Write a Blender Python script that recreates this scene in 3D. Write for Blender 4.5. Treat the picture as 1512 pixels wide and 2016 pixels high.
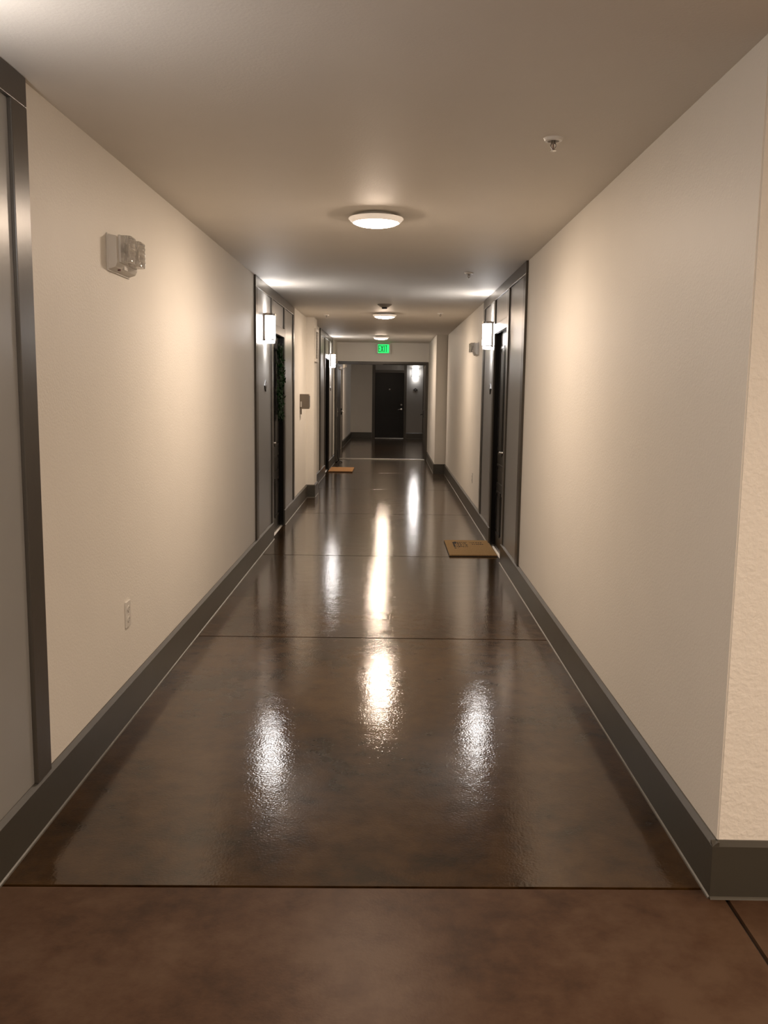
import bpy, bmesh, math, random
from mathutils import Vector, Matrix

# ------------------------------------------------------------------ clear
for o in list(bpy.data.objects):
    bpy.data.objects.remove(o, do_unlink=True)
scene = bpy.context.scene
COL = scene.collection
random.seed(7)
PI = math.pi

# ------------------------------------------------------------------ camera
CAM_H = 1.5
FPX, PITCH, YAW, ROLL = 1774.26, -0.1341, 0.0068, 0.0130
fwd = Vector((-math.sin(YAW) * math.cos(PITCH), math.cos(YAW) * math.cos(PITCH), math.sin(PITCH)))
rgt = Vector((math.cos(YAW), math.sin(YAW), 0))
upv = rgt.cross(fwd)
r2 = math.cos(ROLL) * rgt + math.sin(ROLL) * upv
u2 = -math.sin(ROLL) * rgt + math.cos(ROLL) * upv
cam_d = bpy.data.cameras.new('camera')
cam_d.sensor_fit = 'HORIZONTAL'
cam_d.sensor_width = 36.0
cam_d.lens = 36.0 * FPX / 1512.0
cam_d.clip_start = 0.05
cam_d.clip_end = 200
cam = bpy.data.objects.new('camera', cam_d)
COL.objects.link(cam)
m = Matrix.Identity(4)
for i in range(3):
    m[i][0], m[i][1], m[i][2] = r2[i], u2[i], -fwd[i]
m[2][3] = CAM_H
cam.matrix_world = m
scene.camera = cam

# ------------------------------------------------------------------ world, exposure, light levels
w = bpy.data.worlds.new('world')
scene.world = w
w.use_nodes = True
w.node_tree.nodes['Background'].inputs[0].default_value = (1.0, 0.85, 0.7, 1)
w.node_tree.nodes['Background'].inputs[1].default_value = 0.0
vs = scene.view_settings
vs.view_transform = 'Standard'
vs.look = 'None'
vs.exposure = 0.0
vs.gamma = 1.0
vs.use_curve_mapping = False

CEIL_L = 240.0            # luminance of the ceiling-light lenses
CEIL_COL = (1.0, 0.785, 0.605)
SCON_L = 30.0            # luminance of the sconce shades
SCON_COL = (1.0, 0.95, 0.93)
SCON_UP, SCON_DN = 1.2, 1.3

# ------------------------------------------------------------------ dimensions (metres)
XL, XR, H = -1.1844, 0.9947, 2.4606
XFL = -1.285             # left wall of the hall beyond the double door
YC = 2.556               # corner where the right wall starts
YE = 19.7                # end wall with the double door
YF = 28.6                # far wall
XP = 0.795               # face of the right pilaster
BB = 0.178               # baseboard height
BT = 0.020               # baseboard thickness

def ceilz(y):
    if y <= 9: return H
    if y >= 19.7: return H + 0.055
    return H + 0.055 * (y - 9) / 10.7

# ------------------------------------------------------------------ materials
def mat(name):
    m = bpy.data.materials.new(name)
    m.use_nodes = True
    nt = m.node_tree
    return m, nt, nt.nodes['Principled BSDF']

def N(nt, t, **kw):
    n = nt.nodes.new(t)
    for k, v in kw.items():
        if k in n.inputs: n.inputs[k].default_value = v
        else: setattr(n, k, v)
    return n

def rgba(c): return (c[0], c[1], c[2], 1)

def paint(name, col, rough, bump=0.0, scale=200.0, vary=0.06, dist=0.002, spec=0.5, coat=0.0):
    m, nt, b = mat(name)
    tc = N(nt, 'ShaderNodeTexCoord')
    nz = N(nt, 'ShaderNodeTexNoise', Scale=3.0, Detail=4.0)
    nt.links.new(tc.outputs['Object'], nz.inputs['Vector'])
    mix = N(nt, 'ShaderNodeMixRGB')
    mix.inputs[1].default_value = rgba([c * (1 - vary) for c in col])
    mix.inputs[2].default_value = rgba([min(1, c * (1 + vary)) for c in col])
    nt.links.new(nz.outputs['Fac'], mix.inputs[0])
    nt.links.new(mix.outputs[0], b.inputs['Base Color'])
    b.inputs['Roughness'].default_value = rough
    b.inputs['Specular IOR Level'].default_value = spec
    b.inputs['Coat Weight'].default_value = coat
    b.inputs['Coat Roughness'].default_value = 0.1
    if bump:
        n2 = N(nt, 'ShaderNodeTexNoise', Scale=scale, Detail=3.0)
        nt.links.new(tc.outputs['Object'], n2.inputs['Vector'])
        bp = N(nt, 'ShaderNodeBump', Strength=bump, Distance=dist)
        nt.links.new(n2.outputs['Fac'], bp.inputs['Height'])
        nt.links.new(bp.outputs[0], b.inputs['Normal'])
    return m

M = {}
M['wall'] = paint('wall_paint', (0.80, 0.765, 0.70), 0.5, 0.35, 110, 0.03, 0.003)
M['wing'] = paint('wall_paint_textured', (0.80, 0.765, 0.70), 0.5, 0.6, 60, 0.03, 0.006)
M['ceil'] = paint('ceiling_paint', (0.76, 0.715, 0.645), 0.6, 0.3, 110, 0.03, 0.003)
M['trim'] = paint('trim_paint', (0.062, 0.054, 0.044), 0.30, 0.1, 40, 0.08, spec=0.35)
M['base'] = paint('baseboard_paint', (0.050, 0.045, 0.035), 0.36, 0.1, 40, 0.10)
M['panel'] = paint('panel_paint', (0.30, 0.295, 0.28), 0.29, 0.10, 90, 0.04, 0.001, spec=0.28)
M['black'] = paint('black_door_paint', (0.004, 0.0037, 0.0033), 0.32, 0.05, 60, 0.1, spec=0.22)
M['brown'] = paint('brown_door_paint', (0.035, 0.03, 0.024), 0.4, 0.05, 60, 0.1)
M['bright'] = paint('bright_white_enamel', (0.86, 0.84, 0.80), 0.35, 0, 1, 0.01)
M['white'] = paint('white_plastic', (0.68, 0.65, 0.60), 0.4, 0, 1, 0.02)
M['beige'] = paint('beige_plastic', (0.23, 0.19, 0.145), 0.45, 0, 1, 0.03)
M['grey'] = paint('grey_plastic', (0.16, 0.15, 0.14), 0.45, 0, 1, 0.03)
M['dark'] = paint('dark_plastic', (0.012, 0.011, 0.010), 0.4, 0, 1, 0.05)
M['red'] = paint('red_button', (0.10, 0.008, 0.006), 0.35, 0, 1, 0.03)
M['bead'] = paint('sealant', (0.075, 0.068, 0.055), 0.35, 0.2, 30, 0.15)
M['leaf'] = paint('dark_leaf', (0.006, 0.032, 0.005), 0.65, 0, 1, 0.4, spec=0.12)
M['sub'] = paint('slab_joint_dark', (0.010, 0.008, 0.006), 0.8, 0, 1, 0.1)

def metal(name, col, rough):
    m, nt, b = mat(name)
    tc = N(nt, 'ShaderNodeTexCoord')
    nz = N(nt, 'ShaderNodeTexNoise', Scale=40.0, Detail=3.0)
    nt.links.new(tc.outputs['Object'], nz.inputs['Vector'])
    mr = N(nt, 'ShaderNodeMapRange')
    mr.inputs['To Min'].default_value = rough * 0.8
    mr.inputs['To Max'].default_value = rough * 1.2
    nt.links.new(nz.outputs['Fac'], mr.inputs['Value'])
    nt.links.new(mr.outputs[0], b.inputs['Roughness'])
    b.inputs['Base Color'].default_value = rgba(col)
    b.inputs['Metallic'].default_value = 1.0
    return m
M['chrome'] = metal('satin_chrome', (0.80, 0.78, 0.75), 0.32)
M['alu'] = metal('aluminium_sill', (0.72, 0.69, 0.64), 0.32)
M['bronze'] = metal('brushed_nickel', (0.30, 0.27, 0.24), 0.35)

def emis(name, col, strength, base=(0.8, 0.8, 0.78)):
    m, nt, b = mat(name)
    b.inputs['Base Color'].default_value = rgba(base)
    b.inputs['Roughness'].default_value = 0.4
    b.inputs['Emission Color'].default_value = rgba(col)
    b.inputs['Emission Strength'].default_value = strength
    return m
M['lens'] = emis('lit_opal_lens', CEIL_COL, CEIL_L)
M['lens_dim'] = emis('lit_opal_lens_far_hall', CEIL_COL, CEIL_L * 1.2)
M['lens_lobby'] = emis('lit_opal_lens_lobby', CEIL_COL, CEIL_L * 1.9)
M['rim'] = emis('glowing_opal_rim', CEIL_COL, 0.42)
M['shade'] = emis('lit_sconce_shade', SCON_COL, SCON_L)
M['exit'] = emis('lit_green_exit', (0.001, 1.0, 0.17), 1.25, (0.01, 0.2, 0.05))
M['exitlet'] = emis('lit_green_letters', (0.0, 0.20, 0.05), 0.6, (0.005, 0.06, 0.02))

# clear ribbed plastic of the emergency heads
mm, nt, b = mat('clear_ribbed_plastic')
b.inputs['Base Color'].default_value = (0.93, 0.91, 0.88, 1)
b.inputs['Roughness'].default_value = 0.07
b.inputs['Transmission Weight'].default_value = 0.8
b.inputs['IOR'].default_value = 1.45
M['clear'] = mm
mm, nt, b = mat('frosted_glass')
b.inputs['Base Color'].default_value = (0.6, 0.6, 0.56, 1)
b.inputs['Roughness'].default_value = 0.3
M['glass'] = mm

def floor_mat(name, coat, coat_rough, dark, light, rough, bump_f=0.0, seed=0.0, wave=0.0):
    m, nt, b = mat(name)
    geo = N(nt, 'ShaderNodeNewGeometry')
    off = N(nt, 'ShaderNodeVectorMath', operation='ADD')
    off.inputs[1].default_value = (seed, seed * 1.7, 0)
    nt.links.new(geo.outputs['Position'], off.inputs[0])
    n1 = N(nt, 'ShaderNodeTexNoise', Scale=1.6, Detail=8.0, Roughness=0.62)
    n2 = N(nt, 'ShaderNodeTexNoise', Scale=9.0, Detail=6.0, Roughness=0.65)
    for n in (n1, n2): nt.links.new(off.outputs[0], n.inputs['Vector'])
    add = N(nt, 'ShaderNodeMixRGB'); add.inputs[0].default_value = 0.4
    nt.links.new(n1.outputs['Fac'], add.inputs[1]); nt.links.new(n2.outputs['Fac'], add.inputs[2])
    cr = N(nt, 'ShaderNodeValToRGB')
    e = cr.color_ramp.elements
    e[0].position = 0.40; e[0].color = rgba(dark)
    e[1].position = 0.61; e[1].color = rgba(light)
    mid = cr.color_ramp.elements.new(0.5)
    mid.color = rgba([(a * 0.5 + c * 0.5) * k for a, c, k in zip(dark, light, (1.06, 0.97, 0.9))])
    nt.links.new(add.outputs[0], cr.inputs[0])
    nt.links.new(cr.outputs[0], b.inputs['Base Color'])
    b.inputs['Roughness'].default_value = rough
    b.inputs['Coat Weight'].default_value = coat
    b.inputs['Coat Tint'].default_value = (1.0, 0.93, 0.82, 1)
    b.inputs['Coat IOR'].default_value = 1.42
    b.inputs['Specular IOR Level'].default_value = 0.06
    # roughness of the sealer varies a little in patches
    n3 = N(nt, 'ShaderNodeTexNoise', Scale=2.3, Detail=4.0)
    nt.links.new(off.outputs[0], n3.inputs['Vector'])
    mr = N(nt, 'ShaderNodeMapRange')
    mr.inputs['To Min'].default_value = coat_rough * 0.75
    mr.inputs['To Max'].default_value = coat_rough * 1.25
    nt.links.new(n3.outputs['Fac'], mr.inputs['Value'])
    nt.links.new(mr.outputs[0], b.inputs['Coat Roughness'])
    if bump_f:
        n4 = N(nt, 'ShaderNodeTexNoise', Scale=105.0, Detail=2.5)
        nt.links.new(off.outputs[0], n4.inputs['Vector'])
        bp = N(nt, 'ShaderNodeBump', Strength=bump_f, Distance=0.0009)
        nt.links.new(n4.outputs['Fac'], bp.inputs['Height'])
        n5 = N(nt, 'ShaderNodeTexNoise', Scale=8.0, Detail=4.0)
        nt.links.new(off.outputs[0], n5.inputs['Vector'])
        bp2 = N(nt, 'ShaderNodeBump', Strength=wave, Distance=0.004)
        nt.links.new(n5.outputs['Fac'], bp2.inputs['Height'])
        nt.links.new(bp.outputs[0], bp2.inputs['Normal'])
        nt.links.new(bp2.outputs[0], b.inputs['Coat Normal'])
        nt.links.new(bp2.outputs[0], b.inputs['Normal'])
    return m
FD, FLT = (0.0135, 0.0065, 0.0018), (0.052, 0.0285, 0.0095)
M['floor'] = floor_mat('glossy_stained_concrete', 1.0, 0.05, FD, FLT, 0.33, 0.53, 0.0, 0.28)
M['floor_near'] = floor_mat('satin_stained_concrete', 0.25, 0.35, (0.034, 0.017, 0.009), (0.085, 0.050, 0.030), 0.5, 0.3, 3.3, 0.05)

def coir(name, c0, c1):
    m, nt, b = mat(name)
    tc = N(nt, 'ShaderNodeTexCoord')
    nz = N(nt, 'ShaderNodeTexNoise', Scale=180.0, Detail=4.0)
    nt.links.new(tc.outputs['Object'], nz.inputs['Vector'])
    cr = N(nt, 'ShaderNodeValToRGB')
    cr.color_ramp.elements[0].color = rgba(c0); cr.color_ramp.elements[0].position = 0.3
    cr.color_ramp.elements[1].color = rgba(c1); cr.color_ramp.elements[1].position = 0.7
    nt.links.new(nz.outputs['Fac'], cr.inputs[0])
    nt.links.new(cr.outputs[0], b.inputs['Base Color'])
    b.inputs['Roughness'].default_value = 0.95
    b.inputs['Specular IOR Level'].default_value = 0.1
    bp = N(nt, 'ShaderNodeBump', Strength=0.8, Distance=0.004)
    nt.links.new(nz.outputs['Fac'], bp.inputs['Height'])
    nt.links.new(bp.outputs[0], b.inputs['Normal'])
    return m
M['coir'] = coir('coir_tan', (0.29, 0.175, 0.075), (0.48, 0.31, 0.145))
M['coir2'] = coir('coir_orange', (0.26, 0.13, 0.05), (0.42, 0.23, 0.10))
M['rubber'] = paint('rubber_backing', (0.03, 0.018, 0.012), 0.8, 0, 1, 0.1)
M['print'] = paint('mat_print', (0.03, 0.018, 0.010), 0.9, 0, 1, 0.2)

# ------------------------------------------------------------------ mesh builder
class MB:
    def __init__(self): self.v = []; self.f = []
    def add(self, vs, fs):
        k = len(self.v); self.v += [tuple(p) for p in vs]
        self.f += [[i + k for i in f] for f in fs]
        return self
    def box(self, x0, x1, y0, y1, z0, z1):
        if x0 > x1: x0, x1 = x1, x0
        if y0 > y1: y0, y1 = y1, y0
        return self.add([(x0,y0,z0),(x1,y0,z0),(x1,y1,z0),(x0,y1,z0),(x0,y0,z1),(x1,y0,z1),(x1,y1,z1),(x0,y1,z1)],
                        [(0,3,2,1),(4,5,6,7),(0,1,5,4),(1,2,6,5),(2,3,7,6),(3,0,4,7)])
    def prism(self, pts, a0, a1, axis='z'):
        """closed 2-D outline extruded along an axis. pts are (p,q); z:(x,y) y:(x,z) x:(y,z)"""
        n = len(pts)
        def P(p, q, a):
            return (p, q, a) if axis == 'z' else ((p, a, q) if axis == 'y' else (a, p, q))
        vs = [P(p, q, a0) for p, q in pts] + [P(p, q, a1) for p, q in pts]
        fs = [list(range(n)), list(range(2*n-1, n-1, -1))]
        for i in range(n): fs.append((i, i + n, (i+1) % n + n, (i+1) % n))
        return self.add(vs, fs)
    def lathe(self, prof, c, axis='z', n=32):
        vs = []; fs = []; k = len(prof)
        for i in range(n):
            a = 2*PI*i/n; ca, sa = math.cos(a), math.sin(a)
            for r, t in prof:
                if axis == 'z': vs.append((c[0]+r*ca, c[1]+r*sa, c[2]+t))
                else: vs.append((c[0]+r*ca, c[1]+t, c[2]+r*sa))
        for i in range(n):
            j = (i+1) % n
            for q in range(k-1):
                fs.append((i*k+q, j*k+q, j*k+q+1, i*k+q+1))
        return self.add(vs, fs)
    def tube(self, pts, r, n=8):
        pts = [Vector(p) for p in pts]; vs = []; fs = []
        for i, p in enumerate(pts):
            d = (pts[min(i+1, len(pts)-1)] - pts[max(i-1, 0)]).normalized()
            ref = Vector((0,0,1)) if abs(d.z) < 0.9 else Vector((1,0,0))
            a = d.cross(ref).normalized(); bb = d.cross(a)
            for k in range(n):
                t = 2*PI*k/n
                vs.append(p + r*(math.cos(t)*a + math.sin(t)*bb))
        for i in range(len(pts)-1):
            for k in range(n):
                fs.append((i*n+k, i*n+(k+1) % n, (i+1)*n+(k+1) % n, (i+1)*n+k))
        fs.append(list(range(n))[::-1]); fs.append([(len(pts)-1)*n+k for k in range(n)])
        return self.add(vs, fs)
    def build(self, name, material, parent=None, bevel=0.0, smooth=False, segs=2):
        me = bpy.data.meshes.new(name)
        me.from_pydata(self.v, [], self.f)
        bm = bmesh.new(); bm.from_mesh(me)
        bmesh.ops.remove_doubles(bm, verts=bm.verts, dist=1e-6)
        bmesh.ops.recalc_face_normals(bm, faces=bm.faces)
        if bevel:
            ed = [e for e in bm.edges if len(e.link_faces) == 2 and e.calc_face_angle(0) > 0.6]
            bmesh.ops.bevel(bm, geom=ed, offset=bevel, segments=segs, affect='EDGES', profile=0.6)
        bm.to_mesh(me); bm.free()
        if smooth:
            for p in me.polygons: p.use_smooth = True
        me.materials.append(M[material] if isinstance(material, str) else material)
        o = bpy.data.objects.new(name, me)
        COL.objects.link(o)
        if parent: o.parent = parent
        return o

def tag(o, label, cat=None, group=None, kind=None):
    o['label'] = label
    if cat: o['category'] = cat
    if group: o['group'] = group
    if kind: o['kind'] = kind
    return o

def thing(name, label, cat, loc, rz=0.0, group=None, kind=None):
    o = bpy.data.objects.new(name, None)
    o.empty_display_size = 0.1
    COL.objects.link(o)
    o.location = loc; o.rotation_euler = (0, 0, rz)
    return tag(o, label, cat, group, kind)

def copy_tree(o, parent=None):
    c = o.copy(); COL.objects.link(c); c.parent = parent
    for ch in list(o.children): copy_tree(ch, c)
    return c

def light_area(name, loc, size, energy, col, parent, up=False, spread=2.6):
    d = bpy.data.lights.new(name, 'AREA')
    d.shape = 'DISK'; d.size = size; d.energy = energy; d.color = col; d.spread = spread
    o = bpy.data.objects.new(name, d); COL.objects.link(o)
    o.location = loc
    if up: o.rotation_euler = (PI, 0, 0)
    o.parent = parent
    return o

ROT_L, ROT_R, ROT_F = -PI/2, PI/2, PI      # wall-mounted things: local +y points out of the wall

# ================================================================== STRUCTURE
T = 0.16
# openings: (y0, y1, z1)
DL2, DL3, DL1 = (8.97, 9.89), (16.0, 16.95), (0.85, 1.77)
DR1 = (7.87, 8.79)
DOORZ = 2.05

def wall_run(mb, xin, xout, y0, y1, openings, ztop):
    ys = y0
    for a, bb in sorted(openings):
        mb.box(xin, xout, ys, a, -0.03, ztop)
        mb.box(xin, xout, a, bb, DOORZ, ztop)
        ys = bb
    mb.box(xin, xout, ys, y1, -0.03, ztop)

ZT = 2.60
mb = MB(); wall_run(mb, XL, XL - T, -3.2, YE + 0.15, [DL1, DL2, DL3], ZT)
tag(mb.build('wall_left', 'wall'), 'long beige painted wall along the left of the corridor', 'wall', kind='structure')
mb = MB(); wall_run(mb, XR, XR + T, YC + T, YE + 0.15, [DR1], ZT)
mb.box(XR, XR + T, YC + 0.004, YC + T, -0.03, ZT)
tag(mb.build('wall_right', 'wall'), 'long beige painted wall along the right of the corridor', 'wall', kind='structure')
# wing wall that faces the camera at the right edge
tag(MB().box(XR + 0.004, 4.2, YC, YC + T, -0.03, ZT).build('wall_wing_right', 'wing'), 'textured beige wall face turning the corner at right edge', 'wall', kind='structure')
tag(MB().box(4.2, 4.2 + T, -3.2, YC + T, -0.03, ZT).build('wall_lobby_right', 'wall'), 'beige side wall of the lobby behind the camera', 'wall', kind='structure')
tag(MB().box(XL - T, 4.2 + T, -3.2 - T, -3.2, -0.03, ZT).build('wall_back', 'wall'), 'beige wall closing the lobby behind the camera', 'wall', kind='structure')
# pilasters
tag(MB().box(XL - 0.01, -1.075, 12.56, 13.05, -0.03, ZT).build('wall_column_left', 'wall'), 'shallow beige column standing out from the left wall', 'column', kind='structure')
tag(MB().box(XP, XR + 0.01, 16.43, YE + 0.15, -0.03, ZT).build('wall_column_right', 'wall'), 'deep beige column beside the double doorway on the right', 'column', kind='structure')
# end wall with the double doorway
FX0, FX1, FZ = -1.172, 0.783, 2.115
mb = MB()
mb.box(XL - 0.01, XP + 0.01, YE, YE + 0.15, FZ - 0.01, ZT)
mb.box(XL - 0.12, FX0 + 0.01, YE, YE + 0.15, -0.03, FZ)
mb.box(FX1 - 0.01, XP + 0.01, YE, YE + 0.15, -0.03, FZ)
tag(mb.build('wall_end', 'wall'), 'beige wall over the double doorway at the corridor end', 'wall', kind='structure')
# hall beyond
FD_X0, FD_X1 = -0.523, 0.386
mb = MB()
mb.box(XFL - T, FD_X0, YF, YF + T, -0.03, ZT)
mb.box(FD_X0, FD_X1, YF, YF + T, DOORZ, ZT)
mb.box(FD_X1, 4.0, YF, YF + T, -0.03, ZT)
tag(mb.build('wall_far', 'wall'), 'dim off-white wall at the very end of the hall', 'wall', kind='structure')
FLD = (22.45, 23.35)
mb = MB()
mb.box(XFL - T, XFL, YE + 0.15, FLD[0], -0.03, ZT); mb.box(XFL - T, XFL, FLD[1], YF + T, -0.03, ZT)
mb.box(XFL - T, XFL, FLD[0], FLD[1], DOORZ, ZT)
tag(mb.build('wall_far_left', 'wall'), 'off-white left wall of the hall beyond the doorway', 'wall', kind='structure')
mb = MB()
mb.box(XR, 4.0, YE + 0.15, YE + 0.15 + T, -0.03, ZT)
mb.box(4.0, 4.0 + T, YE + 0.15, YF + T, -0.03, ZT)
tag(mb.build('wall_far_right', 'wall'), 'right wall of the hall beyond the doorway', 'wall', kind='structure')

# ceiling: one slab, rising slightly toward the far end
prof = [(-3.4, H), (9.0, H), (19.7, H + 0.055), (29.0, H + 0.055), (29.0, 2.72), (-3.4, 2.72)]
tag(MB().prism(prof, -1.6, 4.5, 'x').build('ceiling', 'ceil'), 'smooth beige painted ceiling over the corridor', 'ceiling', kind='structure')

# floor: dark bed with the slabs cast on it, joints recessed between them
floor = tag(MB().box(-1.6, 4.5, -3.4, 29.0, -0.06, -0.014).build('floor', 'sub'), 'dark brown polished concrete floor in large slabs', 'floor', kind='structure')
G = 0.006
def slab(x0, x1, ya0, ya1, yb0, yb1, material):
    """quad slab: front edge ya0 (at x0) to ya1 (at x1); back edge yb0 to yb1"""
    mb = MB()
    pts = [(x0, ya0 + G), (x1, ya1 + G), (x1, yb1 - G), (x0, yb0 - G)]
    mb.prism(pts, -0.016, 0.0, 'z')
    return mb.build('concrete_slab', material, floor, bevel=0.0012, segs=2)
XA, XB = XL - 0.02, XR + 0.02
SEAM = 1.026
s = slab(XA, SEAM - G, -3.2, -3.2, 2.542, 2.590, 'floor_near'); s['label'] = 'satin brown slab nearest the camera'
slab(SEAM + G, 4.2, -3.2, -3.2, YC + 0.02, YC + 0.02, 'floor_near')
edges = [(2.542, 2.590), (5.342, 5.364), (8.095, 8.115), (10.92, 10.93), (13.68, 13.68), (16.44, 16.44), (YE + 0.02, YE + 0.02)]
for (a0, a1), (b0, b1) in zip(edges[:-1], edges[1:]):
    slab(XA, XB, a0, a1, b0, b1, 'floor')
for a, bb in ((YE + 0.12, 24.75), (24.75, YF)):
    slab(XFL - 0.02, 4.0, a, a, bb, bb, 'floor')

# ------------------------------------------------------------------ baseboards
def bb_profile(t=BT, h=BB):
    return [(0, 0), (t, 0), (t, h - 0.013), (t * 0.25, h), (0, h)]
def baseboard(name, label, runs):
    """runs: list of (side, fixed, a0, a1); side L = wall normal +x, R = normal -x, F = normal -y"""
    mb = MB(); bd = MB()
    for side, c, a0, a1 in runs:
        pr = bb_profile()
        bead = [(BT, 0), (BT + 0.007, 0), (BT + 0.005, 0.004), (BT, 0.007)]
        for tgt, p in ((mb, pr), (bd, bead)):
            if side == 'L': tgt.prism([(c + q, z) for q, z in p], a0, a1, 'y')
            elif side == 'R': tgt.prism([(c - q, z) for q, z in p], a0, a1, 'y')
            else: tgt.prism([(c - q, z) for q, z in p], a0, a1, 'x')
    o = tag(mb.build(name, 'base'), label, 'baseboard', kind='structure')
    bd.build('sealant_bead', 'bead', o)
    return o
J = 0.012
baseboard('baseboard_left', 'dark grey-brown baseboard along the left wall',
          [('L', XL, -3.2, DL1[0] - J), ('L', XL, DL1[1] + J, DL2[0] - J), ('L', XL, DL2[1] + J, 12.56),
           ('F', 12.56, XL, -1.075 + BT - 0.0006), ('L', -1.075, 12.56 - BT + 0.0006, 13.05), ('L', XL, 13.05, DL3[0] - J), ('L', XL, DL3[1] + J, 19.69)])
baseboard('baseboard_right', 'dark grey-brown baseboard along the right wall',
          [('R', XR, YC - BT + 0.0006, DR1[0] - J), ('R', XR, DR1[1] + J, 16.43), ('F', 16.43, XP - BT + 0.0006, XR),
           ('R', XP, 16.43 - BT + 0.0006, 19.69)])
baseboard('baseboard_wing', 'dark baseboard under the textured wall at right edge', [('F', YC, XR - BT + 0.0006, 4.2)])
baseboard('baseboard_far', 'dark baseboard in the hall beyond the doorway',
          [('F', YF, XFL, -0.615), ('F', YF, 0.468, 4.0), ('L', XFL, YE + 0.16, 22.33), ('L', XFL, 23.47, YF)])

# ================================================================== DOORS
def board(parent, u0, u1, z0, z1, t=0.018, name='trim_board', material='trim', y0=0.0):
    return MB().box(u0, u1, y0, y0 + t, z0, z1).build(name, material, parent, bevel=0.003)

def lever_set(leaf, u, z_lev, z_bolt, y, direction, scale=1.0, material='chrome'):
    d = direction
    lv = MB().lathe([(0.0001, 0.0), (0.033, 0.0), (0.033, 0.008), (0.026, 0.012), (0.0001, 0.012)], (u, y, z_lev), 'y', 20)
    lv.tube([(u, y + 0.01, z_lev), (u, y + 0.05, z_lev)], 0.009)
    lv.tube([(u, y + 0.05, z_lev), (u + d*0.03, y + 0.055, z_lev + 0.002), (u + d*0.08, y + 0.052, z_lev - 0.004), (u + d*0.115, y + 0.046, z_lev - 0.016)], 0.0085)
    lv.build('lever_handle', material, leaf, smooth=True)
    if z_bolt:
        MB().lathe([(0.0001, 0.0), (0.031, 0.0), (0.031, 0.010), (0.022, 0.026), (0.0001, 0.027)], (u, y, z_bolt), 'y', 20).build('deadbolt', material, leaf, smooth=True)

def door_leaf(parent, u0, u1, yf, material='black', panels=True):
    """leaf with its front face at local y = yf"""
    z0, z1 = 0.014, DOORZ - 0.004
    leaf = MB().box(u0 + 0.004, u1 - 0.004, yf - 0.044, yf, z0, z1).build('door_leaf', material, parent, bevel=0.002)
    if panels:
        wd = u1 - u0; c = (u0 + u1) / 2; g = 0.055
        pw = (wd - 0.30) / 2
        rects = [(c - wd/2 + 0.13, c + wd/2 - 0.13, 0.86, 1.90)]
        rects = []
        for s in (-1, 1):
            a = c + s * (g/2); e = c + s * (g/2 + pw)
            rects += [(min(a, e), max(a, e), 0.90, 1.92), (min(a, e), max(a, e), 0.14, 0.56)]
        rects.append((c - g/2 - pw, c + g/2 + pw, 0.62, 0.82))
        for a, e, p, q in rects:
            mb = MB(); t = 0.022
            mb.box(a, e, yf, yf + 0.007, p, p + t); mb.box(a, e, yf, yf + 0.007, q - t, q)
            mb.box(a, a + t, yf, yf + 0.007, p + t, q - t); mb.box(e - t, e, yf, yf + 0.007, p + t, q - t)
            mb.box(a + 0.05, e - 0.05, yf, yf + 0.005, p + 0.05, q - 0.05)
            mb.build('raised_panel', material, leaf)
    return leaf

def jambs(parent, u0, u1, depth, material='black'):
    for a, e in ((u0 - 0.01, u0 + 0.004), (u1 - 0.004, u1 + 0.01)):
        MB().box(a, e, -depth, 0.004, 0.0, DOORZ).build('door_jamb', material, parent)
    MB().box(u0, u1, -depth, 0.004, DOORZ - 0.004, DOORZ + 0.01).build('door_head', material, parent)

def diamond(name, label, loc, rz, group):
    t = thing(name, label, 'sign', loc, rz, group)
    w2, h2 = 0.075, 0.055
    MB().prism([(w2, 0), (0, h2), (-w2, 0), (0, -h2)], 0.0, 0.010, 'y').build('sign_plate', 'dark', t, bevel=0.0015)
    MB().prism([(w2*.45, 0), (0, h2*.45), (-w2*.45, 0), (0, -h2*.45)], 0.010, 0.0125, 'y').build('sign_centre', 'grey', t)
    return t

def assembly(name, label, side, y_out, opening, head_lever, recess, lever=True):
    """framed doorway: trim boards, glossy grey side panels, transom and door, set on a side wall"""
    yc = sum(opening) / 2
    x = XL if side == 'L' else XR
    t = thing(name, label, 'door', (x, yc, 0), ROT_L if side == 'L' else ROT_R, kind='structure')
    U = (lambda y: yc - y) if side == 'L' else (lambda y: y - yc)
    def B(a, e, z0, z1, **k): return board(t, min(U(a), U(e)), max(U(a), U(e)), z0, z1, **k)
    tw, dw = 0.12, 0.11
    (o0, o1), (d0, d1) = y_out, opening
    zc = min(ceilz(o0), ceilz(o1)) - 0.001; zh = zc - 0.092
    B(o0, o0 + tw, BB, zh); B(o1 - tw, o1, BB, zh)
    B(d0 - dw, d0, BB, zh); B(d1, d1 + dw, BB, zh)
    B(o0, o1, zh, zc)
    B(d0, d1, DOORZ, DOORZ + 0.09)
    B(o0 + tw, d0 - dw, BB, zh, t=0.005, name='side_panel', material='panel')
    B(d1 + dw, o1 - tw, BB, zh, t=0.005, name='side_panel', material='panel')
    B(d0, d1, DOORZ + 0.09, zh, t=0.005, name='transom_panel', material='panel')
    u0, u1 = sorted((U(d0), U(d1)))
    jambs(t, u0, u1, T - 0.01)
    leaf = door_leaf(t, u0, u1, -recess)
    MB().prism([(-0.12, 0.0), (-0.005, 0.0), (-0.02, 0.012), (-0.10, 0.012)], u0 + 0.005, u1 - 0.005, 'x').build('door_sill', 'alu', t)
    if lever:
        hy = head_lever
        lever_set(leaf, U(hy), 0.96, 1.085, -recess, 1 if U(yc) > U(hy) else -1)
    return t

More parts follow.
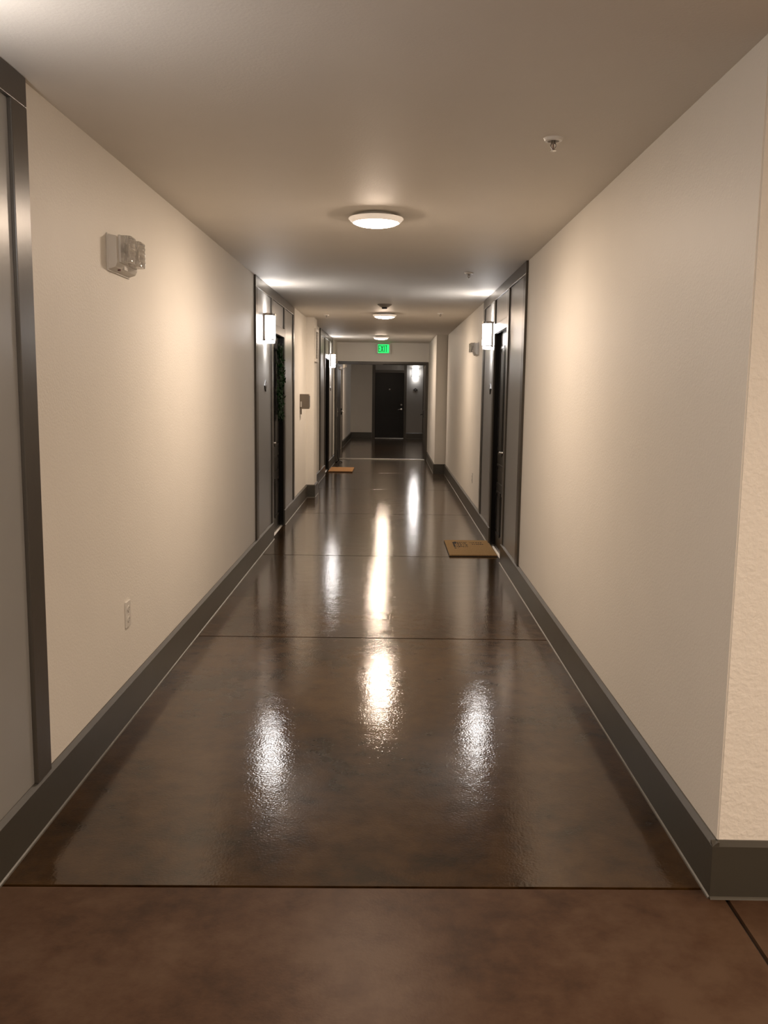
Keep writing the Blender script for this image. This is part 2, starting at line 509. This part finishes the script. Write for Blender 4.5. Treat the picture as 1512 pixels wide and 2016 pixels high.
assembly('door_1', 'nearest grey-panelled door surround at left edge with dark trim', 'L', (-0.10, 2.985), DL1, 0.93, 0.06)
assembly('door_2', 'black door in grey-panelled surround on the left with greenery on it', 'L', (7.83, 10.91), DL2, 9.05, 0.04)
assembly('door_3', 'black door in grey-panelled surround on the far left by the exit', 'L', (14.86, 18.03), DL3, 16.08, 0.06)
assembly('door_4', 'black door in grey-panelled surround on the right with chrome lever', 'R', (6.82, 9.91), DR1, 8.05, 0.035)

# far door, facing the camera
t = thing('door_5', 'black panelled door at the very end of the hall', 'door', (0, YF, 0), ROT_F, kind='structure')
zc = ceilz(YF) - 0.001
board(t, 0.523, 0.613, 0, zc - 0.09); board(t, -0.466, -0.386, 0, zc - 0.09)
board(t, -0.98, 0.613, zc - 0.09, zc)
board(t, -0.386, 0.523, DOORZ, DOORZ + 0.08)
board(t, -1.08, -0.98, BB, zc)
board(t, -0.386, 0.523, DOORZ + 0.08, zc - 0.09, t=0.005, name='transom_panel', material='panel')
board(t, -0.98, -0.466, BB, zc - 0.09, t=0.005, name='side_panel', material='panel')
jambs(t, -0.386, 0.523, T - 0.01)
leaf = door_leaf(t, -0.386, 0.523, -0.03)
lever_set(leaf, -0.312, 0.915, 1.055, -0.03, 1)
MB().lathe([(0.0001, 0), (0.026, 0), (0.02, 0.012), (0.0001, 0.013)], (0.07, -0.025, 1.53), 'y', 16).build('knocker', 'chrome', leaf, smooth=True)
MB().prism([(-0.12, 0.0), (0.02, 0.0), (0.012, 0.012), (-0.10, 0.012)], -0.38, 0.518, 'x').build('door_sill', 'alu', t)

# door in the left wall of the far hall
t = thing('door_6', 'dark brown side door with slim glass in the far hall', 'door', (XFL, 22.9, 0), ROT_L, kind='structure')
leaf = MB().box(-0.446, 0.446, -0.06, -0.016, 0.012, 2.046).build('door_leaf', 'brown', t, bevel=0.002)
board(t, -0.57, -0.45, 0, 2.17); board(t, 0.45, 0.57, 0, 2.17); board(t, -0.45, 0.45, DOORZ, 2.17)
MB().box(0.20, 0.30, -0.016, -0.012, 1.05, 1.92).build('glass_pane', 'glass', leaf)
MB().box(-0.42, -0.34, -0.016, 0.004, 0.87, 1.03).build('lock_plate', 'dark', leaf, bevel=0.003)
lever_set(leaf, -0.38, 0.95, None, 0.004, 1)

# double-egress doorway in the end wall
t = thing('door_7', 'dark-framed double doorway at the corridor end with both leaves open', 'door', (0, YE, 0), 0, kind='structure')
fw = 0.05
def fr(nm, *a): return MB().box(*a).build(nm, 'trim', t, bevel=0.002)
fr('frame_jamb', FX0, FX0 + fw, -0.015, 0.165, 0, FZ); fr('frame_jamb', FX1 - fw, FX1, -0.015, 0.165, 0, FZ)
fr('frame_head', FX0 + fw, FX1 - fw, -0.015, 0.165, FZ - 0.05, FZ)
fr('frame_stop', FX0 + fw, -0.2, -0.015, 0.05, FZ - 0.066, FZ - 0.05)
fr('frame_stop', -0.2, FX1 - fw, 0.10, 0.165, FZ - 0.066, FZ - 0.05)
MB().prism([(0.0, 0.0), (0.13, 0.0), (0.12, 0.012), (0.01, 0.012)], FX0 + fw, FX1 - fw, 'x').build('floor_threshold', 'alu', t)
# left leaf swung toward the camera against the wall
lf = MB().box(-1.168, -1.124, -0.90, -0.02, 0.012, 2.046).build('door_leaf', 'brown', t, bevel=0.002)
kh = MB().tube([(-1.118, -0.86, 0.22), (-1.112, -0.865, 0.10), (-1.085, -0.865, 0.03), (-1.02, -0.84, 0.012)], 0.012)
kh.box(-1.124, -1.108, -0.88, -0.84, 0.10, 0.26)
kh.build('kick_holder', 'dark', lf)
MB().box(-1.124, -1.116, -0.86, -0.74, 0.95, 1.12).build('push_plate', 'bronze', lf, bevel=0.001)
MB().box(-1.124, -1.075, -0.32, -0.05, 1.93, 1.99).build('door_closer', 'bronze', lf, bevel=0.004)
# right leaf swung away from the camera
rl = MB().box(0.728, 0.772, 0.17, 1.06, 0.012, 2.046).build('door_leaf', 'brown', t, bevel=0.002)
mb = MB().box(0.712, 0.728, 0.90, 1.02, 0.90, 1.06)
mb.tube([(0.715, 0.96, 0.97), (0.665, 0.96, 0.97), (0.662, 0.86, 0.965)], 0.011)
mb.build('lever_handle', 'dark', rl)

# ================================================================== CEILING LIGHTS
def ceiling_light():
    t = thing('ceiling_light', '', 'ceiling light', (0, 0, 0), 0, 'round flush ceiling lights')
    MB().lathe([(0.0001, 0.0), (0.10, 0.0), (0.10, -0.022), (0.0001, -0.022)], (0, 0, 0), 'z', 40).build('mounting_pan', 'white', t)
    MB().lathe([(0.151, -0.020), (0.152, -0.024), (0.134, -0.043), (0.126, -0.046), (0.124, -0.042), (0.131, -0.036), (0.149, -0.019), (0.151, -0.020)],
               (0, 0, 0), 'z', 64).build('rim', 'rim', t, smooth=True)
    prof = [(0.125, -0.040)]
    for i in range(1, 9):
        a = i / 8 * PI / 2
        prof.append((0.125 * math.cos(a) + 0.0001, -0.040 - 0.026 * math.sin(a)))
    MB().lathe(prof, (0, 0, 0), 'z', 48).build('lens', 'lens', t, smooth=True)
    MB().lathe([(0.149, -0.021), (0.099, -0.012), (0.099, -0.010), (0.151, -0.020)], (0, 0, 0), 'z', 48).build('back_flange', 'white', t)
    return t
cl = ceiling_light()
for i, (x, y, lab) in enumerate([(-0.10, 5.15, 'large round flush ceiling light, nearest in the corridor'),
                                 (-0.105, 11.75, 'round lit ceiling light just beyond the smoke detector'),
                                 (-0.215, 17.05, 'small round lit ceiling light directly above exit sign'),
                                 (0.1, 0.1, 'round ceiling light in the lobby behind the camera'),
                                 (2.6, 0.3, 'round ceiling light at the right of the lobby'),
                                 (-0.2, 23.2, 'dim round ceiling light in the hall beyond the doorway')]):
    o = cl if i == 0 else copy_tree(cl)
    o.location = (x, y, ceilz(y)); o['label'] = lab
    if i in (3, 4, 5):
        for ch in o.children:
            if ch.name.startswith('lens'):
                ch.data = ch.data.copy(); ch.data.materials[0] = M['lens_dim' if i == 5 else 'lens_lobby']

# ================================================================== WALL SCONCES
def sconce():
    t = thing('wall_sconce', '', 'wall sconce', (0, 0, 0), 0, 'half-drum wall sconces')
    W, D, HT = 0.105, 0.098, 0.245
    def outline(k=0.0, n=20, yb=0.012):
        pts = []
        for i in range(n + 1):
            a = PI * i / n
            ca, sa = math.cos(a), math.sin(a)
            e = 0.72
            pts.append(((W - k) * math.copysign(abs(ca) ** e, ca), yb + (D - yb - k) * (sa ** e if sa > 0 else 0)))
        return pts
    MB().box(-0.085, 0.085, 0.0, 0.012, 0.012, HT - 0.012).build('back_plate', 'bronze', t, bevel=0.002)
    # opal shade: open at the top
    o = outline(0.003); n = len(o)
    vs = [(p, q, 0.014) for p, q in o] + [(p, q, HT - 0.006) for p, q in o]
    fs = [(i, i + 1, i + 1 + n, i + n) for i in range(n - 1)]
    MB().add(vs, fs).build('shade', 'shade', t, smooth=True)
    MB().prism(outline(0.010), -0.012, 0.013, 'z').build('bottom_diffuser', 'shade', t)
    def band(z0, z1, k):
        a = outline(-0.003); c = outline(k)
        m2 = len(a)
        vs = [(p, q, z0) for p, q in a] + [(p, q, z1) for p, q in a] + [(p, q, z0) for p, q in c] + [(p, q, z1) for p, q in c]
        fs = []
        for i in range(m2 - 1):
            fs += [(i, i+1, i+1+m2, i+m2), (i+2*m2, i+3*m2, i+1+3*m2, i+1+2*m2), (i, i+2*m2, i+1+2*m2, i+1), (i+m2, i+1+m2, i+1+3*m2, i+3*m2)]
        return MB().add(vs, fs)
    band(HT - 0.016, HT + 0.006, 0.004).build('top_band', 'bronze', t)
    band(0.009, 0.019, 0.004).build('bottom_band', 'bronze', t)
    for s in (-1, 1):
        MB().box(s * 0.098, s * 0.108, 0.0, 0.018, 0.0, HT + 0.004).build('side_strap', 'bronze', t)
    MB().box(-0.012, 0.012, 0.012, 0.05, 0.10, 0.13).build('lamp_holder', 'white', t)
    light_area('up_light', (0, 0.055, HT - 0.03), 0.07, SCON_UP, SCON_COL, t, up=True, spread=2.4)
    light_area('down_light', (0, 0.055, -0.0135), 0.07, SCON_DN, SCON_COL, t, up=False, spread=2.4)
    return t
sc = sconce()
SZ = 1.935
for i, (x, y, rz, lab) in enumerate([(XL + 0.005, 8.465, ROT_L, 'lit half-drum wall sconce on the left panel before greenery door'),
                                     (XR - 0.005, 9.12, ROT_R, 'lit half-drum wall sconce on the right wall beyond black door'),
                                     (XL + 0.005, 17.45, ROT_L, 'smaller-looking lit wall sconce on far left near the doorway'),
                                     (XL + 0.005, 2.2, ROT_L, 'wall sconce on the nearest left panel just out of frame'),
                                     (0.74, YF - 0.005, ROT_F, 'white lit wall sconce beside the farthest black door')]):
    o = sc if i == 0 else copy_tree(sc)
    o.location = (x, y, SZ); o.rotation_euler = (0, 0, rz); o['label'] = lab

# diamond door signs
diamond('diamond_sign', 'dark diamond sign below the left sconce', (XL + 0.0045, 8.465, 1.53), ROT_L, 'diamond door signs')
diamond('diamond_sign', 'dark diamond sign below the right wall sconce', (XR - 0.0045, 9.12, 1.53), ROT_R, 'diamond door signs')
diamond('diamond_sign', 'dark diamond sign below far left corridor sconce', (XL + 0.0045, 17.45, 1.53), ROT_L, 'diamond door signs')
diamond('diamond_sign', 'black diamond sign beside the farthest black door', (0.743, YF - 0.0045, 1.53), ROT_F, 'diamond door signs')

# ================================================================== EMERGENCY LIGHTS
def emergency():
    t = thing('emergency_light', '', 'emergency light', (0, 0, 0), 0, 'wall emergency lights')
    MB().prism([(0, 0.0), (0.036, 0.012), (0.044, 0.03), (0.042, 0.138), (0, 0.146)], -0.15, 0.15, 'x').build('housing', 'white', t, bevel=0.005)
    MB().box(-0.153, 0.153, 0.0, 0.007, -0.003, 0.149).build('back_plate', 'white', t, bevel=0.002)
    MB().lathe([(0.0001, 0.0), (0.007, 0.0), (0.007, -0.006), (0.0001, -0.006)], (0.075, 0.030, 0.0105), 'z', 12).build('test_button', 'red', t)
    MB().box(0.0, 0.05, 0.036, 0.0445, 0.012, 0.026).build('indicator_window', 'white', t)
    for s in (-1, 1):
        cx = s * 0.072
        hd = MB().box(cx - 0.052, cx + 0.052, 0.040, 0.052, 0.034, 0.146).build('lamp_head', 'white', t, bevel=0.004)
        # ribbed lens: rounded block, ridges around it and across its front
        n = 72; rows = 22; vs = []; fs = []
        for r in range(rows + 1):
            z = 0.036 + 0.108 * r / rows
            for k in range(n + 1):
                a = PI * k / n
                ca, sa = math.cos(a), math.sin(a)
                e = 0.5
                px = 0.049 * math.copysign(abs(ca) ** e, ca); py = 0.042 * (max(sa, 0) ** e)
                rib = 1 + 0.020 * (1 if k % 3 == 0 else -1) * (1 if abs(ca) > 0.75 else 0)
                rb2 = 1 + 0.028 * (1 if r % 4 < 2 else -1) * (1 if abs(ca) <= 0.75 else 0)
                edge = min(r, rows - r) / rows
                ins = 1 - 0.10 * max(0, 1 - edge / 0.12) ** 2
                vs.append((cx + px * rib * ins, 0.052 + py * rb2 * rib * ins, z))
        for r in range(rows):
            for k in range(n):
                q = r * (n + 1) + k
                fs.append((q, q + 1, q + n + 2, q + n + 1))
        fs.append([k for k in range(n + 1)]); fs.append([rows * (n + 1) + k for k in range(n, -1, -1)])
        MB().add(vs, fs).build('ribbed_lens', 'clear', hd, smooth=False)
        MB().lathe([(0.006, 0.0), (0.036, 0.025), (0.034, 0.025), (0.004, 0.002)], (cx, 0.0525, 0.09), 'y', 20).build('reflector', 'chrome', hd, smooth=True)
    return t
em = emergency()
for i, (x, y, z, rz, lab) in enumerate([(XL, 3.965, 1.98, ROT_L, 'white emergency light with clear ribbed lens, nearest on left wall'),
                                        (XR, 10.68, 1.915, ROT_R, 'emergency light on the right wall beyond the sconce'),
                                        (XFL, 23.95, 2.05, ROT_L, 'emergency light high in the hall beyond the doorway')]):
    o = em if i == 0 else copy_tree(em)
    o.location = (x, y, z); o.rotation_euler = (0, 0, rz); o['label'] = lab

# ================================================================== OUTLETS
def outlet(loc, rz, lab):
    t = thing('power_outlet', lab, 'outlet', loc, rz, 'wall outlets')
    MB().box(-0.036, 0.036, 0, 0.007, 0, 0.118).build('cover_plate', 'white', t, bevel=0.002)
    for z in (0.034, 0.084):
        r = MB().prism([(0.017*math.cos(a), z + 0.014*math.sin(a)) for a in [2*PI*k/16 for k in range(16)]], 0.007, 0.0095, 'y').build('socket', 'white', t)
        mb = MB()
        for s in (-1, 1): mb.box(s*0.0065 - 0.001, s*0.0065 + 0.001, 0.0095, 0.0098, z - 0.001, z + 0.007)
        mb.box(-0.002, 0.002, 0.0095, 0.0098, z - 0.009, z - 0.005)
        mb.build('slots', 'dark', r)
    MB().lathe([(0.0001, 0), (0.003, 0), (0.0025, 0.0012), (0.0001, 0.0014)], (0, 0.007, 0.059), 'y', 10).build('screw', 'chrome', t)
outlet((XL, 3.975, 0.424), ROT_L, 'white duplex outlet low on the near left wall')
outlet((XR, 10.93, 0.40), ROT_R, 'white outlet low on the right wall past the door')

# wall box on the left before the column
t = thing('wall_box', 'small beige box mounted on left wall just before the column', 'box', (XL, 11.75, 1.25), ROT_L)
MB().box(-0.06, 0.06, 0.0, 0.118, 0.0, 0.19).build('body', 'beige', t, bevel=0.004)
MB().box(-0.05, 0.05, 0.118, 0.124, 0.02, 0.17).build('front_cover', 'grey', t, bevel=0.002)
MB().box(0.0605, 0.064, 0.008, 0.028, 0.025, 0.095).build('label_plate', 'white', t)
MB().tube([(0.045, 0.018, 0.0), (0.045, 0.018, -0.07)], 0.008).build('conduit_stub', 'beige', t)

# framed grille on the column's corridor face
t = thing('wall_grille', 'tall white framed grille high on the left column', 'grille', (-1.075, 12.80, 1.91), ROT_L)
MB().box(-0.15, 0.15, 0.0, 0.006, 0.0, 0.40).build('backing', 'grey', t)
for a, e, p, q in ((-0.17, -0.14, 0, 0.40), (0.14, 0.17, 0, 0.40)):
    MB().box(a, e, 0, 0.020, p, q).build('frame_bar', 'white', t, bevel=0.002)
for z in (-0.03, 0.38): MB().box(-0.19, 0.19, 0, 0.028, z, z + 0.045).build('frame_bar', 'white', t, bevel=0.002)
for k in range(9):
    z = 0.035 + k * 0.039
    MB().prism([(0.006, z), (0.016, z - 0.010), (0.017, z - 0.008), (0.007, z + 0.003)], -0.14, 0.14, 'x').build('louvre_slat', 'beige', t)

# ================================================================== EXIT SIGN
t = thing('exit_sign', 'green lit EXIT sign above the double doorway', 'exit sign', (-0.19, YE, 2.285), ROT_F)
MB().box(-0.162, 0.162, 0, 0.05, 0, 0.205).build('housing', 'white', t, bevel=0.004)
MB().box(-0.118, 0.118, 0.05, 0.053, 0.012, 0.193).build('lit_panel', 'exit', t)
def letters(parent):
    st = 0.017; z0, z1 = 0.03, 0.175; y0, y1 = 0.053, 0.0555
    def V(u, h0, h1): return (u, u + st, y0, y1, h0, h1)
    # local +x is the viewer's left, so write with u growing leftwards and mirror
    def Lx(a, e, h0, h1, mb): mb.box(-a, -e, y0, y1, h0, h1)
    x = -0.112; w_ = 0.048; g = 0.010
    e = MB()
    Lx(x, x + st, z0, z1, e)
    for h in (z0, (z0 + z1) / 2 - st / 2, z1 - st): Lx(x + st, x + w_ - (0.006 if z0 < h < z1 - st else 0), h, h + st, e)
    e.build('letter_e', 'exitlet', parent)
    x += w_ + g
    k = MB(); c = x + w_ / 2; zc = (z0 + z1) / 2; d = st * 0.6
    for s in (-1, 1):
        k.prism([(-(c - s*w_/2) - d, z0), (-(c - s*w_/2) + d, z0), (-(c + s*w_/2) + d, z1), (-(c + s*w_/2) - d, z1)], y0, y1 + 0.0003*s, 'y')
    k.build('letter_x', 'exitlet', parent)
    x += w_ + g + 0.004
    i_ = MB(); Lx(x, x + st, z0, z1, i_); i_.build('letter_i', 'exitlet', parent)
    x += st + g
    q = MB(); Lx(x, x + w_, z1 - st, z1, q); Lx(x + w_/2 - st/2, x + w_/2 + st/2, z0, z1 - st, q)
    q.build('letter_t', 'exitlet', parent)
letters(t)
MB().lathe([(0.0001, 0), (0.006, 0), (0.006, -0.006), (0.0001, -0.006)], (-0.03, 0.025, 0.0), 'z', 10).build('test_button', 'chrome', t)

# ================================================================== SPRINKLERS, SMOKE DETECTOR
def sprinkler():
    t = thing('ceiling_sprinkler', '', 'sprinkler', (0, 0, 0), 0, 'ceiling sprinklers')
    MB().lathe([(0.021, -0.002), (0.022, -0.012), (0.033, -0.010), (0.038, 0.0), (0.021, 0.0)], (0, 0, 0), 'z', 28).build('escutcheon', 'bright', t)
    MB().lathe([(0.0001, -0.004), (0.018, -0.004), (0.018, -0.002), (0.0001, -0.002)], (0, 0, 0), 'z', 20).build('cup', 'dark', t)
    mb = MB().tube([(0, 0, -0.002), (0, 0, -0.022)], 0.008, 10)
    for s in (-1, 1): mb.tube([(s*0.007, 0, -0.018), (s*0.010, 0, -0.030), (s*0.002, 0, -0.043)], 0.0022, 6)
    mb.build('frame_arms', 'bronze', t)
    MB().tube([(0, 0, -0.022), (0, 0, -0.040)], 0.0018, 6).build('glass_bulb', 'red', t)
    MB().lathe([(0.0001, -0.044), (0.012, -0.045), (0.012, -0.0465), (0.0001, -0.047)], (0, 0, 0), 'z', 16).build('deflector', 'chrome', t)
    return t
sp = sprinkler()
for i, (x, y, lab) in enumerate([(0.603, 3.60, 'pendent sprinkler nearest on the ceiling at right'),
                                 (0.618, 7.56, 'pendent sprinkler on the ceiling level with the right sconce'),
                                 (-0.875, 12.1, 'pendent sprinkler on the ceiling by the left column'),
                                 (0.60, 11.6, 'faint pendent sprinkler on the ceiling at far right')]):
    o = sp if i == 0 else copy_tree(sp)
    o.location = (x, y, ceilz(y)); o['label'] = lab
t = thing('smoke_detector', 'cone-shaped smoke detector on ceiling before the second light', 'smoke detector', (-0.095, 10.45, ceilz(10.45)), 0)
MB().lathe([(0.0001, 0.0), (0.082, 0.0), (0.080, -0.008), (0.045, -0.030), (0.034, -0.034), (0.0001, -0.034)], (0, 0, 0), 'z', 36).build('base', 'beige', t, smooth=True)
MB().lathe([(0.0001, -0.034), (0.031, -0.034), (0.031, -0.047), (0.026, -0.052), (0.0001, -0.052)], (0, 0, 0), 'z', 28).build('sensor_chamber', 'dark', t, smooth=True)

# ================================================================== DOORMATS
t = thing('doormat', 'tan coir doormat with dark print by the right-hand door', 'doormat', (0.785, 8.55, 0), 0)
MB().prism([(-0.238, -0.425), (0.205, -0.405), (0.20, 0.415), (-0.24, 0.405)], 0.0, 0.006, 'z').build('rubber_backing', 'rubber', t)
MB().prism([(-0.235, -0.420), (0.203, -0.400), (0.198, 0.412), (-0.237, 0.402)], 0.006, 0.018, 'z').build('coir_pile', 'coir', t, bevel=0.004)
mb = MB(); rr = random.Random(3)
# two worn blocks of small print running across the mat
for row, (yy, xa, xb) in enumerate([(0.27, -0.165, -0.02), (0.20, -0.165, -0.04), (0.12, -0.165, -0.02), (0.03, -0.165, -0.03), (-0.06, -0.165, -0.125),
                                    (0.26, 0.00, 0.125), (0.17, 0.02, 0.135)]):
    x = xa
    while x < xb:
        L_ = rr.uniform(0.007, 0.020); hgt = rr.uniform(0.012, 0.034)
        mb.box(x, min(x + L_, xb), yy - hgt, yy + hgt * 0.4, 0.0182, 0.0188)
        x += L_ + rr.uniform(0.004, 0.010)
mb.box(-0.148, -0.128, 0.20, 0.30, 0.0182, 0.0189); mb.box(-0.165, -0.148, -0.01, 0.28, 0.0182, 0.0187)
mb.build('printed_marks', 'print', t)['kind'] = 'stuff'
t = thing('doormat', 'plain orange-brown doormat at the far left door', 'doormat', (-0.925, 16.93, 0), 0)
MB().box(-0.225, 0.225, -0.45, 0.45, 0.0, 0.006).build('rubber_backing', 'rubber', t)
MB().box(-0.222, 0.222, -0.447, 0.447, 0.006, 0.020).build('coir_pile', 'coir2', t, bevel=0.004)

# ================================================================== GREENERY ON THE LEFT DOOR
t = thing('door_greenery', 'dark leafy green swag hanging on the black left door', 'wreath', (XL - 0.04, 9.60, 1.18), ROT_L)
rr = random.Random(11)
mb = MB()
for k in range(420):
    zz = rr.random()
    wmax = 0.17 * (0.35 + 0.65 * math.sin(PI * min(1, zz * 0.85 + 0.15)))
    px = rr.uniform(-wmax, wmax); pz = 0.02 + 0.76 * zz; py = rr.uniform(0.022, 0.070)
    L_ = rr.uniform(0.035, 0.075); wd = L_ * 0.3
    d = Vector((rr.uniform(-1, 1), rr.uniform(-0.1, 0.35), rr.uniform(-1.0, 0.4))).normalized()
    sd = d.cross(Vector((rr.uniform(-.3, .3), 1, rr.uniform(-.3, .3)))).normalized()
    nn = sd.cross(d).normalized()
    p = Vector((px, py, pz))
    vs = [p, p + d*L_*.45 + sd*wd, p + d*L_, p + d*L_*.45 - sd*wd, p + d*L_*.5 + nn*0.006]
    vs = [(a.x, min(max(a.y, 0.009), 0.095), a.z) for a in vs]
    mb.add(vs, [(0, 1, 4), (1, 2, 4), (2, 3, 4), (3, 0, 4)])
o = mb.build('foliage', 'leaf', t); o['kind'] = 'stuff'
MB().tube([(0, 0.012, 0.05), (0.01, 0.02, 0.4), (0, 0.014, 0.80)], 0.006, 6).build('stem', 'brown', t)
